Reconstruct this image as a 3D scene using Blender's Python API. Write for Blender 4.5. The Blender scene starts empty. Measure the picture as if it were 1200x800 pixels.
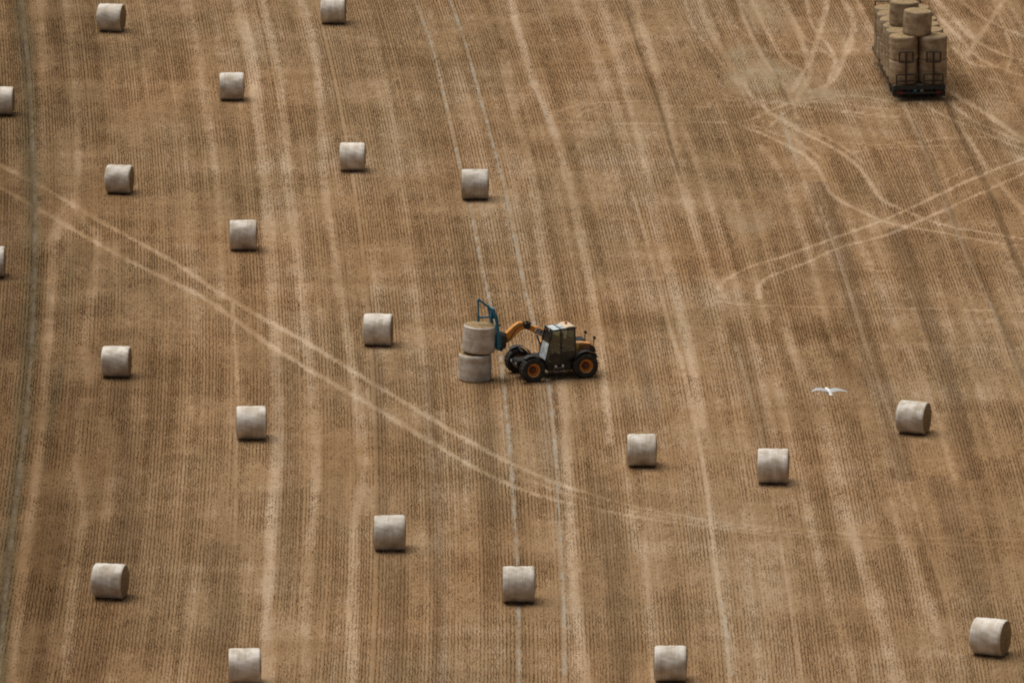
import bpy, bmesh, math, random
import numpy as np
from mathutils import Vector, Matrix

random.seed(7)
R = math.radians
scene = bpy.context.scene
COL = scene.collection

# ------------------------------------------------------------------ camera
PITCH = R(13.5)
FPX = 11370.0                      # focal length in pixels of a 1200 px wide picture
DIST = 417.0
CAM = np.array([0.0, -DIST*math.cos(PITCH), DIST*math.sin(PITCH)])
FWD = np.array([0.0, math.cos(PITCH), -math.sin(PITCH)])
UP = np.array([0.0, math.sin(PITCH), math.cos(PITCH)])
RT = np.array([1.0, 0.0, 0.0])

def P(px, py, z=0.0):
    d = FWD + RT*((px-600)/FPX) + UP*((400-py)/FPX)
    t = (z-CAM[2])/d[2]
    return CAM + d*t

cam = bpy.data.cameras.new('camera')
cam.sensor_width = 36; cam.sensor_fit = 'HORIZONTAL'
cam.lens = FPX/1200*36
cam.clip_start = 1; cam.clip_end = 9000
camo = bpy.data.objects.new('camera', cam); COL.objects.link(camo)
camo.location = CAM; camo.rotation_euler = (math.pi/2-PITCH, 0, 0)
scene.camera = camo

# ------------------------------------------------------------------ materials
def new_mat(name):
    m = bpy.data.materials.new(name); m.use_nodes = True
    nt = m.node_tree
    return m, nt, nt.nodes['Principled BSDF']

def simple(name, col, rough=.6, metal=0, var=.25, scale=6, dirt=None, spec=.4):
    """a painted / rubber / metal surface with mottling and dusting"""
    m, nt, b = new_mat(name)
    tc = nt.nodes.new('ShaderNodeTexCoord')
    n = nt.nodes.new('ShaderNodeTexNoise'); n.inputs['Scale'].default_value = scale; n.inputs['Detail'].default_value = 5
    nt.links.new(tc.outputs['Object'], n.inputs['Vector'])
    r = nt.nodes.new('ShaderNodeValToRGB')
    r.color_ramp.elements[0].position = .35; r.color_ramp.elements[1].position = .7
    c2 = dirt if dirt else [min(1, c*(1+var)) for c in col]
    c1 = col if dirt else [c*(1-var) for c in col]
    r.color_ramp.elements[0].color = (*c1, 1); r.color_ramp.elements[1].color = (*c2, 1)
    nt.links.new(n.outputs['Fac'], r.inputs['Fac'])
    nt.links.new(r.outputs['Color'], b.inputs['Base Color'])
    b.inputs['Roughness'].default_value = rough; b.inputs['Metallic'].default_value = metal
    b.inputs['Specular IOR Level'].default_value = spec
    return m

M = {}
M['black'] = simple('black_paint', (.012, .013, .013), .45, dirt=(.045, .04, .032), scale=3)
M['darkint'] = simple('dark_trim', (.012, .012, .013), .7, var=.3)
M['rubber'] = simple('tyre_rubber', (.012, .012, .011), .8, dirt=(.05, .042, .03), scale=5)
M['orange'] = simple('orange_paint', (.74, .28, .03), .4, dirt=(.58, .27, .07), scale=2.5)
M['dusty'] = simple('dusty_orange', (.68, .28, .06), .5, dirt=(.54, .34, .18), scale=4)
M['rim'] = simple('rim_paint', (.84, .34, .05), .5, dirt=(.62, .32, .10), scale=7)
M['hub'] = simple('hub_paint', (.16, .05, .025), .6, dirt=(.10, .05, .03), scale=9)
M['cream'] = simple('roof_panel', (.66, .50, .34), .5, dirt=(.56, .44, .30), scale=3)
M['blue'] = simple('blue_paint', (.012, .16, .27), .45, dirt=(.03, .15, .22), scale=5)
M['steel'] = simple('bare_steel', (.30, .30, .29), .35, .9, var=.3)
M['grey'] = simple('galvanised', (.20, .20, .19), .5, .3, var=.3)
M['white'] = simple('white_paint', (.72, .71, .68), .5, var=.06)
M['trailer'] = simple('trailer_paint', (.014, .022, .026), .5, dirt=(.035, .035, .03), scale=2)
M['rack'] = simple('rusty_rack', (.03, .022, .014), .7, dirt=(.06, .038, .02), scale=6)
M['deck'] = simple('deck_boards', (.07, .05, .035), .8, dirt=(.14, .10, .06), scale=3)
M['red'] = simple('red_lens', (.14, .012, .01), .3, var=.1)
M['amber'] = simple('amber_lens', (.45, .12, .02), .25, var=.1)
M['skin'] = simple('skin', (.45, .26, .18), .6, var=.08)
M['shirt'] = simple('work_shirt', (.05, .055, .065), .85, var=.2)
M['cap'] = simple('hair', (.03, .02, .014), .85, var=.3)

def glass_mat(dust_sky, tint, film=(.5, .5, .47, 1)):
    m, nt, b = new_mat('cab_glass')
    out = nt.nodes['Material Output']
    nt.nodes.remove(b)
    tr = nt.nodes.new('ShaderNodeBsdfTransparent'); tr.inputs['Color'].default_value = tint
    gl = nt.nodes.new('ShaderNodeBsdfGlossy'); gl.inputs['Roughness'].default_value = .06
    gl.inputs['Color'].default_value = (1, 1, 1, 1)
    fr = nt.nodes.new('ShaderNodeFresnel'); fr.inputs['IOR'].default_value = 1.75
    tc = nt.nodes.new('ShaderNodeTexCoord')
    n = nt.nodes.new('ShaderNodeTexNoise'); n.inputs['Scale'].default_value = 4
    nt.links.new(tc.outputs['Object'], n.inputs['Vector'])
    df = nt.nodes.new('ShaderNodeBsdfDiffuse'); df.inputs['Color'].default_value = film
    m1 = nt.nodes.new('ShaderNodeMixShader'); m2 = nt.nodes.new('ShaderNodeMixShader')
    mul = nt.nodes.new('ShaderNodeMath'); mul.operation = 'MULTIPLY'; mul.inputs[1].default_value = dust_sky; mul.use_clamp = True
    nt.links.new(n.outputs['Fac'], mul.inputs[0])
    nt.links.new(mul.outputs[0], m2.inputs['Fac'])       # dusty film; the pale blue one paints in reflected sky
    nt.links.new(tr.outputs[0], m2.inputs[1]); nt.links.new(df.outputs[0], m2.inputs[2])
    nt.links.new(fr.outputs[0], m1.inputs['Fac'])
    nt.links.new(m2.outputs[0], m1.inputs[1]); nt.links.new(gl.outputs[0], m1.inputs[2])
    nt.links.new(m1.outputs[0], out.inputs['Surface'])
    return m
M['glass'] = glass_mat(.06, (.62, .72, .69, 1), (.45, .5, .47, 1)); M['sky_screen'] = glass_mat(1.5, (.7, .78, .78, 1), (.76, .84, .85, 1))  # second glass: sky reflection painted in as a pale blue film

def attr_mat(name, rough=.9, fine=True, amount=.5):
    m, nt, b = new_mat(name)
    a = nt.nodes.new('ShaderNodeAttribute'); a.attribute_name = 'Col'
    b.inputs['Roughness'].default_value = rough
    b.inputs['Specular IOR Level'].default_value = .15
    if not fine:
        nt.links.new(a.outputs['Color'], b.inputs['Base Color']); return m
    tc = nt.nodes.new('ShaderNodeTexCoord')
    fac = None
    for sc, det, lo, hi in ((9.0, 6, 1-amount*.6, 1+amount*.6), (55.0, 4, 1-amount, 1+amount)):
        n = nt.nodes.new('ShaderNodeTexNoise'); n.inputs['Scale'].default_value = sc; n.inputs['Detail'].default_value = det
        nt.links.new(tc.outputs['Object'], n.inputs['Vector'])
        mr = nt.nodes.new('ShaderNodeMapRange'); mr.inputs[1].default_value = .32; mr.inputs[2].default_value = .68
        mr.inputs[3].default_value = lo; mr.inputs[4].default_value = hi
        nt.links.new(n.outputs['Fac'], mr.inputs[0])
        if fac is None: fac = mr.outputs[0]
        else:
            mu = nt.nodes.new('ShaderNodeMath'); mu.operation = 'MULTIPLY'
            nt.links.new(fac, mu.inputs[0]); nt.links.new(mr.outputs[0], mu.inputs[1]); fac = mu.outputs[0]
    vm = nt.nodes.new('ShaderNodeVectorMath'); vm.operation = 'SCALE'
    nt.links.new(a.outputs['Color'], vm.inputs[0]); nt.links.new(fac, vm.inputs['Scale'])
    nt.links.new(vm.outputs[0], b.inputs['Base Color'])
    return m
M['soil'] = attr_mat('stubble_soil', .95, True, .26)
M['straw'] = attr_mat('cut_straw', .7, False)

def wrap_mat(name='net_wrap', cs=((.33, .255, .17, 1), (.48, .415, .335, 1), (.66, .61, .545, 1))):
    """white net wrap pulled round straw: bands round the roll, straw showing through"""
    m, nt, b = new_mat(name)
    L = nt.links
    tc = nt.nodes.new('ShaderNodeTexCoord'); oi = nt.nodes.new('ShaderNodeObjectInfo')
    off = nt.nodes.new('ShaderNodeVectorMath'); off.operation = 'ADD'
    sc = nt.nodes.new('ShaderNodeVectorMath'); sc.operation = 'SCALE'; sc.inputs['Scale'].default_value = 40
    cmb = nt.nodes.new('ShaderNodeCombineXYZ')
    for k in range(3): L.new(oi.outputs['Random'], cmb.inputs[k])
    L.new(cmb.outputs[0], sc.inputs[0]); L.new(tc.outputs['Object'], off.inputs[0]); L.new(sc.outputs[0], off.inputs[1])
    mp = nt.nodes.new('ShaderNodeMapping'); mp.inputs['Scale'].default_value = (16, .7, .7)
    L.new(off.outputs[0], mp.inputs['Vector'])
    n1 = nt.nodes.new('ShaderNodeTexNoise'); n1.inputs['Scale'].default_value = 1; n1.inputs['Detail'].default_value = 4
    L.new(mp.outputs[0], n1.inputs['Vector'])
    n2 = nt.nodes.new('ShaderNodeTexNoise'); n2.inputs['Scale'].default_value = 2.2; n2.inputs['Detail'].default_value = 6
    L.new(off.outputs[0], n2.inputs['Vector'])
    n3 = nt.nodes.new('ShaderNodeTexNoise'); n3.inputs['Scale'].default_value = 34; n3.inputs['Detail'].default_value = 5
    L.new(off.outputs[0], n3.inputs['Vector'])
    a = nt.nodes.new('ShaderNodeMath'); a.operation = 'MULTIPLY_ADD'; a.inputs[1].default_value = .35
    L.new(n1.outputs['Fac'], a.inputs[0]); L.new(n2.outputs['Fac'], a.inputs[2])
    a2 = nt.nodes.new('ShaderNodeMath'); a2.operation = 'MULTIPLY_ADD'; a2.inputs[1].default_value = .45
    L.new(n3.outputs['Fac'], a2.inputs[0]); L.new(a.outputs[0], a2.inputs[2])
    r = nt.nodes.new('ShaderNodeValToRGB')
    r.color_ramp.elements[0].position = .50; r.color_ramp.elements[0].color = cs[0]
    r.color_ramp.elements[1].position = 1.16; r.color_ramp.elements[1].color = cs[2]
    e = r.color_ramp.elements.new(.82); e.color = cs[1]
    L.new(a2.outputs[0], r.inputs['Fac'])
    hs = nt.nodes.new('ShaderNodeHueSaturation')
    mr = nt.nodes.new('ShaderNodeMapRange'); mr.inputs[3].default_value = .88; mr.inputs[4].default_value = 1.12
    L.new(oi.outputs['Random'], mr.inputs[0]); L.new(mr.outputs[0], hs.inputs['Value'])
    L.new(r.outputs['Color'], hs.inputs['Color']); L.new(hs.outputs[0], b.inputs['Base Color'])
    bp = nt.nodes.new('ShaderNodeBump'); bp.inputs['Strength'].default_value = .6; bp.inputs['Distance'].default_value = .03
    L.new(a2.outputs[0], bp.inputs['Height']); L.new(bp.outputs[0], b.inputs['Normal'])
    b.inputs['Roughness'].default_value = .62; b.inputs['Specular IOR Level'].default_value = .3
    return m
M['wrap'] = wrap_mat()
M['wrap_straw'] = wrap_mat('thin_net_wrap', ((.13, .082, .04, 1), (.245, .17, .098, 1), (.37, .29, .195, 1)))

def end_mat(name, lo, hi):
    m, nt, b = new_mat(name); L = nt.links
    tc = nt.nodes.new('ShaderNodeTexCoord')
    sp = nt.nodes.new('ShaderNodeSeparateXYZ'); L.new(tc.outputs['Object'], sp.inputs[0])
    cb = nt.nodes.new('ShaderNodeCombineXYZ'); L.new(sp.outputs[1], cb.inputs[0]); L.new(sp.outputs[2], cb.inputs[1])
    ln = nt.nodes.new('ShaderNodeVectorMath'); ln.operation = 'LENGTH'; L.new(cb.outputs[0], ln.inputs[0])
    n = nt.nodes.new('ShaderNodeTexNoise'); n.inputs['Scale'].default_value = 14; n.inputs['Detail'].default_value = 6
    L.new(tc.outputs['Object'], n.inputs['Vector'])
    ma = nt.nodes.new('ShaderNodeMath'); ma.operation = 'MULTIPLY_ADD'; ma.inputs[1].default_value = 75
    mu = nt.nodes.new('ShaderNodeMath'); mu.operation = 'MULTIPLY'; mu.inputs[1].default_value = 9
    L.new(n.outputs['Fac'], mu.inputs[0]); L.new(ln.outputs['Value'], ma.inputs[0]); L.new(mu.outputs[0], ma.inputs[2])
    sn = nt.nodes.new('ShaderNodeMath'); sn.operation = 'SINE'; L.new(ma.outputs[0], sn.inputs[0])
    m3 = nt.nodes.new('ShaderNodeMath'); m3.operation = 'MULTIPLY_ADD'; m3.inputs[1].default_value = .16
    L.new(sn.outputs[0], m3.inputs[0]); L.new(n.outputs['Fac'], m3.inputs[2])
    r = nt.nodes.new('ShaderNodeValToRGB')
    r.color_ramp.elements[0].position = .32; r.color_ramp.elements[0].color = (*lo, 1)
    r.color_ramp.elements[1].position = .68; r.color_ramp.elements[1].color = (*hi, 1)
    L.new(m3.outputs[0], r.inputs['Fac']); L.new(r.outputs['Color'], b.inputs['Base Color'])
    bp = nt.nodes.new('ShaderNodeBump'); bp.inputs['Strength'].default_value = .8; bp.inputs['Distance'].default_value = .03
    L.new(m3.outputs[0], bp.inputs['Height']); L.new(bp.outputs[0], b.inputs['Normal'])
    b.inputs['Roughness'].default_value = .9; b.inputs['Specular IOR Level'].default_value = .1
    return m
M['end'] = end_mat('straw_end', (.20, .13, .065), (.41, .30, .17))

# ------------------------------------------------------------------ mesh helpers
def tag(o, label=None, cat=None, group=None, kind=None):
    if label: o['label'] = label
    if cat: o['category'] = cat
    if group: o['group'] = group
    if kind: o['kind'] = kind
    return o

def empty(name, loc, rz=0, label=None, cat=None, group=None):
    o = bpy.data.objects.new(name, None); COL.objects.link(o)
    o.empty_display_size = .3
    o.location = loc; o.rotation_euler = (0, 0, rz)
    return tag(o, label, cat, group)

class MB:
    def __init__(s): s.v = []; s.f = []; s.mi = []
    def add(s, vs, fs, mi=0):
        n = len(s.v); s.v += [tuple(v) for v in vs]
        s.f += [tuple(n+i for i in f) for f in fs]; s.mi += [mi]*len(fs); return s
    def box(s, c, d, rot=None, mi=0):
        x, y, z = [k/2 for k in d]
        vs = [Vector((a, b, e)) for a in (-x, x) for b in (-y, y) for e in (-z, z)]
        if rot is not None: vs = [rot @ v for v in vs]
        vs = [v+Vector(c) for v in vs]
        return s.add(vs, [(0,1,3,2),(4,6,7,5),(0,4,5,1),(2,3,7,6),(0,2,6,4),(1,5,7,3)], mi)
    def beam(s, a, b, w, h, mi=0, up=Vector((0, 0, 1))):
        a, b = Vector(a), Vector(b); d = b-a; L = d.length; x = d.normalized()
        y = up.cross(x)
        if y.length < 1e-3: y = Vector((0, 1, 0)).cross(x)
        y.normalize(); z = x.cross(y)
        rot = Matrix((x, y, z)).transposed()
        return s.box((a+b)/2, (L, w, h), rot, mi)
    def tube(s, pts, r, n=10, mi=0, caps=True):
        pts = [Vector(p) for p in pts]; rings = []
        rs = r if isinstance(r, (list, tuple)) else [r]*len(pts)
        ref = Vector((0, 0, 1))
        for i, p in enumerate(pts):
            t = (pts[min(i+1, len(pts)-1)]-pts[max(i-1, 0)]).normalized()
            if abs(t.dot(ref)) > .95: ref = Vector((1, 0, 0))
            u = (ref-t*ref.dot(t)).normalized(); w = t.cross(u); ref = u
            rings.append([p+(u*math.cos(2*math.pi*k/n)+w*math.sin(2*math.pi*k/n))*rs[i] for k in range(n)])
        vs = [v for rg in rings for v in rg]; fs = []
        for i in range(len(rings)-1):
            for k in range(n):
                a, b = i*n+k, i*n+(k+1) % n
                fs.append((a, b, b+n, a+n))
        if caps:
            fs.append(tuple(range(n))[::-1]); fs.append(tuple((len(rings)-1)*n+k for k in range(n)))
        return s.add(vs, fs, mi)
    def prism(s, prof, y0, y1, mi=0):
        """profile in XZ extruded along Y"""
        n = len(prof)
        vs = [(x, y0, z) for x, z in prof]+[(x, y1, z) for x, z in prof]
        fs = [tuple(range(n)), tuple(range(n, 2*n))[::-1]]+[(i, i+n, (i+1) % n+n, (i+1) % n) for i in range(n)]
        return s.add(vs, fs, mi)
    def lathe(s, prof, axis='Y', n=40, c=(0, 0, 0), mi=0, closed=False):
        """profile of (r, h) turned round an axis"""
        vs = []; fs = []; m = len(prof)
        for k in range(n):
            a = 2*math.pi*k/n
            for r, h in prof:
                q = (r*math.cos(a), h, r*math.sin(a)) if axis == 'Y' else ((h, r*math.cos(a), r*math.sin(a)) if axis == 'X' else (r*math.cos(a), r*math.sin(a), h))
                vs.append((q[0]+c[0], q[1]+c[1], q[2]+c[2]))
        for k in range(n):
            for j in range(m if closed else m-1):
                a, b = k*m+j, k*m+(j+1) % m
                a2, b2 = ((k+1) % n)*m+j, ((k+1) % n)*m+(j+1) % m
                fs.append((a, b, b2, a2))
        return s.add(vs, fs, mi)
    def build(s, name, mats, parent=None, smooth=False, bevel=0, loc=None, auto=True):
        me = bpy.data.meshes.new(name); me.from_pydata(s.v, [], s.f)
        mats = mats if isinstance(mats, (list, tuple)) else [mats]
        for m in mats: me.materials.append(m)
        me.polygons.foreach_set('material_index', s.mi)
        bm = bmesh.new(); bm.from_mesh(me); bmesh.ops.recalc_face_normals(bm, faces=bm.faces); bm.to_mesh(me); bm.free()
        if smooth:
            me.polygons.foreach_set('use_smooth', [True]*len(me.polygons))
            me.set_sharp_from_angle(angle=R(38))
        o = bpy.data.objects.new(name, me); COL.objects.link(o)
        if parent: o.parent = parent
        if loc: o.location = loc
        if bevel:
            b = o.modifiers.new('bevel', 'BEVEL'); b.width = bevel; b.segments = 2; b.limit_method = 'ANGLE'; b.angle_limit = R(40)
        return o

# ------------------------------------------------------------------ field layout
rng = np.random.default_rng(11)
def lattice_noise(x, y, seed, octaves=3):
    out = np.zeros_like(x); amp = 1; tot = 0
    for o in range(octaves):
        g = np.random.default_rng(seed+o).random((256, 256))
        xs, ys = x*2**o+37.3, y*2**o+11.7
        xi, yi = np.floor(xs).astype(int), np.floor(ys).astype(int)
        fx, fy = xs-xi, ys-yi; fx = fx*fx*(3-2*fx); fy = fy*fy*(3-2*fy)
        a = g[xi % 256, yi % 256]; b = g[(xi+1) % 256, yi % 256]; c = g[xi % 256, (yi+1) % 256]; d = g[(xi+1) % 256, (yi+1) % 256]
        out += amp*((a*(1-fx)+b*fx)*(1-fy)+(c*(1-fx)+d*fx)*fy); tot += amp; amp *= .55
    return out/tot

def gcurve(y):            # the drill rows bend gently: x of a row = u - gcurve(y)
    yc = np.clip(y, -90, 110)
    return .0306*yc + .00029*yc*yc

X0, X1, DX = -33.0, 33.0, .08
Y0, Y1, DY = -72.0, 88.0, .28
gx = np.arange(X0, X1+1e-6, DX); gy = np.arange(Y0, Y1+1e-6, DY)
GX, GY = np.meshgrid(gx, gy, indexing='ij')

def smooth_line(pts):
    w = [P(*p)[:2] for p in pts]
    if len(w) < 3: return np.array(w)
    q = [2*w[0]-w[1]]+w+[2*w[-1]-w[-2]]; out = []
    for i in range(1, len(q)-2):
        for t in np.linspace(0, 1, 6, endpoint=False):
            out.append(.5*((2*q[i])+(-q[i-1]+q[i+1])*t+(2*q[i-1]-5*q[i]+4*q[i+1]-q[i+2])*t*t+(-q[i-1]+3*q[i]-3*q[i+1]+q[i+2])*t**3))
    out.append(w[-1]); return np.array(out)

WOB = (lattice_noise(GX/1.3, GY/2.2, 71, 3)-.5)
def line_mask(pts, width, soft=.5, ragged=.5, fade=True):
    """how much each grid point lies on a strip along the line (0..1)"""
    L = smooth_line(pts); m = np.zeros_like(GX)
    pad = width*1.6+.5
    for i in range(len(L)-1):
        a, b = L[i], L[i+1]
        i0, i1 = np.searchsorted(gx, [min(a[0], b[0])-pad, max(a[0], b[0])+pad])
        j0, j1 = np.searchsorted(gy, [min(a[1], b[1])-pad, max(a[1], b[1])+pad])
        if i1 <= i0 or j1 <= j0: continue
        sx, sy = GX[i0:i1, j0:j1], GY[i0:i1, j0:j1]
        d = b-a; L2 = max(d@d, 1e-9)
        t = np.clip(((sx-a[0])*d[0]+(sy-a[1])*d[1])/L2, 0, 1)
        ds = np.hypot(sx-a[0]-t*d[0], sy-a[1]-t*d[1])
        ds = ds + WOB[i0:i1, j0:j1]*ragged*width
        v = np.clip((width/2*(1+soft)-ds)/(width*soft), 0, 1)
        v = v*v*(3-2*v)
        m[i0:i1, j0:j1] = np.maximum(m[i0:i1, j0:j1], v)
    return m

def union(items, default_w):
    m = np.zeros_like(GX)
    for it in items:
        w, s = (it[0] or default_w), it[1]
        m = np.maximum(m, s*line_mask(it[2], w*SC, it[3] if len(it) > 3 else .6))
    return m

# broad pale bands where the combine laid its chaff
SC = .8
swaths = union([
 (.45,.5,[(47,-20),(50,60),(49,130),(46,210),(44,300)]),
 (.45,.55,[(76,-20),(82,30),(89,100),(92,180),(88,235),(100,262),(114,280),(108,345),(100,400),(103,440),(93,500),(92,560),(98,610),(84,690),(76,820)]),
 (.55,.8,[(66,250),(60,330),(56,400),(50,480),(42,560),(30,640),(20,720),(10,830)]),
 (.5,.6,[(216,-20),(235,75),(245,150),(255,225),(258,290),(262,350)]),
 (.65,.75,[(270,-20),(292,60),(301,130),(311,220),(318,320),(322,400),(325,520),(318,620),(314,700),(314,820)]),
 (.5,.65,[(304,-20),(325,80),(335,170),(342,250),(352,330),(360,400),(369,480),(372,560),(363,650),(358,820)]),
 (.5,.7,[(346,-20),(368,60),(376,150),(380,220),(392,300),(404,380),(418,460),(425,550),(416,620),(412,720),(416,830)]),
 (.4,.35,[(425,-20),(450,90),(468,200),(480,300),(492,400),(500,500),(515,650),(520,820)]),
 (.55,.7,[(590,60),(603,130),(622,200),(636,300),(648,375),(662,470),(668,585),(674,700),(692,830)]),
 (.5,.8,[(596,-20),(604,20),(622,90),(640,130),(655,170),(670,230),(685,300),(697,370),(708,450),(714,520)]),
 (.5,.5,[(700,-20),(720,60),(745,150),(768,250),(790,340),(810,420),(822,500)]),
 (.5,.55,[(735,-20),(765,70),(790,170),(812,260),(836,330),(850,400)]),
 (.45,.35,[(800,150),(830,230),(855,310),(880,400),(905,500),(930,600)]),
 (.5,.5,[(890,170),(920,210),(940,270),(960,340),(980,410)]),
 (.7,.65,[(918,385),(950,455),(970,525),(990,610),(1025,700),(1062,830)]),
 (.5,.5,[(880,395),(910,460),(930,540),(955,640),(985,740),(1010,830)]),
 (.6,.35,[(1010,480),(1030,560),(1065,650),(1100,740),(1130,830)]),
 (.45,.4,[(1000,270),(1030,330),(1060,400),(1090,470),(1120,560)]),
 (.5,.35,[(535,420),(548,540),(553,660),(556,830)]),
 (.5,.4,[(740,560),(750,640),(765,720),(772,830)]),
], .5)

# flattened pale wheel marks
SC = .85
tracks = union([
 (.36,1,[(-30,176),(0,193),(60,225),(115,258),(200,305),(260,345),(330,385),(365,405),(430,445),(500,487),(560,523),(600,543),(650,565)]),
 (.34,.72,[(640,561),(650,565),(730,590),(830,610)]),
 (.34,.42,[(820,608),(830,610),(950,622),(1080,630),(1230,634)]),
 (.36,1,[(-30,204),(0,220),(45,245),(110,283),(150,305),(240,350),(310,400),(365,435),(430,472),(500,515),(560,550),(610,573),(660,588)]),
 (.34,.7,[(650,586),(660,588),(750,606),(860,621)]),
 (.34,.42,[(850,619),(880,624),(1000,632),(1200,642)]),
 (.2,.6,[(600,555),(660,577),(740,598),(860,617),(980,628)]),
 (.14,.7,[(272,350),(275,400),(279,460),(277,520),(276,640)]),
 (.13,.8,[(430,455),(432,478)]),
 (.2,.75,[(740,225),(755,270),(770,330),(788,395),(800,430),(815,500),(828,570),(840,680),(850,740),(856,820)]),
 (.15,.6,[(860,400),(880,465),(893,520),(905,580),(915,640),(925,700),(944,820)]),
 (.15,.5,[(755,620),(760,720),(765,820)]),
 (.15,.65,[(960,240),(985,310),(1010,390),(1035,465),(1050,505),(1070,585),(1085,635),(1110,710),(1130,820)]),
 (.3,.75,[(870,148),(900,160),(940,180),(960,200),(975,228),(1010,248),(1045,262),(1100,272),(1170,285),(1230,292)]),
 (.3,.75,[(930,150),(970,170),(1000,190),(1020,215),(1035,235),(1060,247),(1100,262),(1150,272),(1230,284)]),
 (.3,.75,[(850,350),(845,332),(880,312),(920,300),(975,280),(1030,260),(1060,247),(1100,228),(1150,205),(1230,174)]),
 (.3,.75,[(888,350),(895,328),(940,310),(985,290),(1040,275),(1080,258),(1130,235),(1230,190)]),
 (.25,.55,[(838,352),(880,357),(960,360),(1100,362),(1230,366)]),
 (.2,.5,[(900,314),(990,316),(1070,318)]),
 (.25,.7,[(640,144),(700,144),(760,145),(850,143)]),
 (.25,.5,[(648,132),(680,123),(740,119),(840,118),(900,118),(960,128),(1050,138)]),
 (.22,.45,[(675,138),(690,129),(740,124),(830,126)]),
 (.25,.4,[(696,331),(720,329),(772,326)]),
 (.25,.35,[(960,165),(1040,170),(1120,162),(1200,160)]),
 (.3,.5,[(1080,540),(1120,535)]),
 (.4,.6,[(815,-20),(830,30),(850,65),(870,100),(900,130),(935,150)]),
 (.35,.55,[(860,-20),(880,40),(900,75),(925,110),(935,140)]),
 (.35,.6,[(905,-20),(930,30),(945,65),(948,90),(930,120)]),
 (.35,.6,[(975,-20),(960,40),(945,80),(925,110)]),
 (.4,.6,[(975,-20),(1000,25),(990,65),(975,95),(950,108)]),
 (.35,.6,[(995,-20),(1022,40),(1042,80)]),
 (.4,.6,[(1080,-20),(1130,35),(1165,60),(1230,80)]),
 (.4,.5,[(1105,-20),(1150,20),(1230,55)]),
 (.35,.5,[(1190,-20),(1150,40),(1130,70)]),
 (.4,.65,[(1100,100),(1150,130),(1200,163),(1230,178)]),
 (.3,.5,[(880,140),(935,118),(990,112),(1045,120)]),
 (.3,.5,[(850,112),(900,122),(960,120),(1040,128)]),

 (.2,.5,[(800,-10),(812,30),(835,62),(862,95),(880,128)]),
 (.35,.5,[(822,-10),(832,25),(842,45)]),
 (.22,.5,[(875,-10),(900,40),(918,70),(945,85)]),
 (.22,.5,[(915,-10),(940,40),(965,60),(985,75)]),
 (.22,.6,[(945,0),(952,30),(975,60),(978,75),(965,110)]),
 (.2,.45,[(860,30),(900,60),(935,62),(948,80),(940,105)]),
 (.2,.5,[(900,150),(925,128),(960,118),(1000,112),(1040,118)]),
 (.2,.55,[(865,125),(905,118),(945,126),(985,130),(1040,134)]),
 (.2,.4,[(930,135),(975,130),(1010,138),(1055,136)]),
 (.2,.5,[(868,145),(890,150),(912,158),(935,165),(960,185)]),
 (.22,.5,[(925,148),(955,155),(985,170),(1010,190)]),
 (.25,.6,[(1100,20),(1125,45),(1150,70),(1200,90)]),
 (.22,.5,[(1115,55),(1140,75),(1180,80),(1210,78)]),
 (.22,.5,[(1110,85),(1150,90),(1200,105)]),
 (.25,.6,[(1105,112),(1135,138),(1170,155),(1210,172)]),
 (.2,.6,[(1070,115),(1100,133),(1140,150),(1180,168),(1210,180)]),
 (.2,.45,[(1040,168),(1080,165),(1130,160),(1200,166)]),
 (.2,.4,[(1000,178),(1060,172),(1110,172)]),
 (.2,.4,[(1160,-10),(1172,20),(1185,60),(1178,90)]),
 (.14,.7,[(1012,314),(1018,316),(1025,315)]),
 (.14,.8,[(848,353),(860,356),(880,357)]),
 (.2,.4,[(1195,185),(1150,192),(1100,215)]),
 (.3,.5,[(1120,140),(1160,200),(1200,250)]),
], .3)

# bare tramlines: pale dusty soil / darker soil
SC = .8
trams = union([
 (.15,1,[(478,-20),(487,5),(505,50),(520,110),(533,170),(548,230),(560,290),(572,345),(584,400),(590,450),(597,520),(602,590),(606,660),(608,740),(608,830)]),
 (.15,1,[(520,-20),(527,0),(545,50),(560,105),(578,170),(592,225),(605,290),(618,350),(632,400),(643,450),(650,520),(655,600),(659,680),(661,740),(661,830)]),
 (.14,.45,[(1055,115),(1080,170),(1095,210),(1112,250),(1135,305),(1158,350),(1180,400),(1205,465)]),
 (.2,.38,[(22,-20),(31,60),(37,130),(40,210),(41,290),(39,370),(35,440),(27,520),(17,600),(8,680),(0,770),(-5,830)]),
 (.16,.7,[(844,700),(851,740),(856,790)]),
 (.2,.5,[(620,90),(636,125),(650,160)]),
 (.2,.5,[(915,130),(925,165),(935,190)]),
], .2)
SC = 1.0
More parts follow.
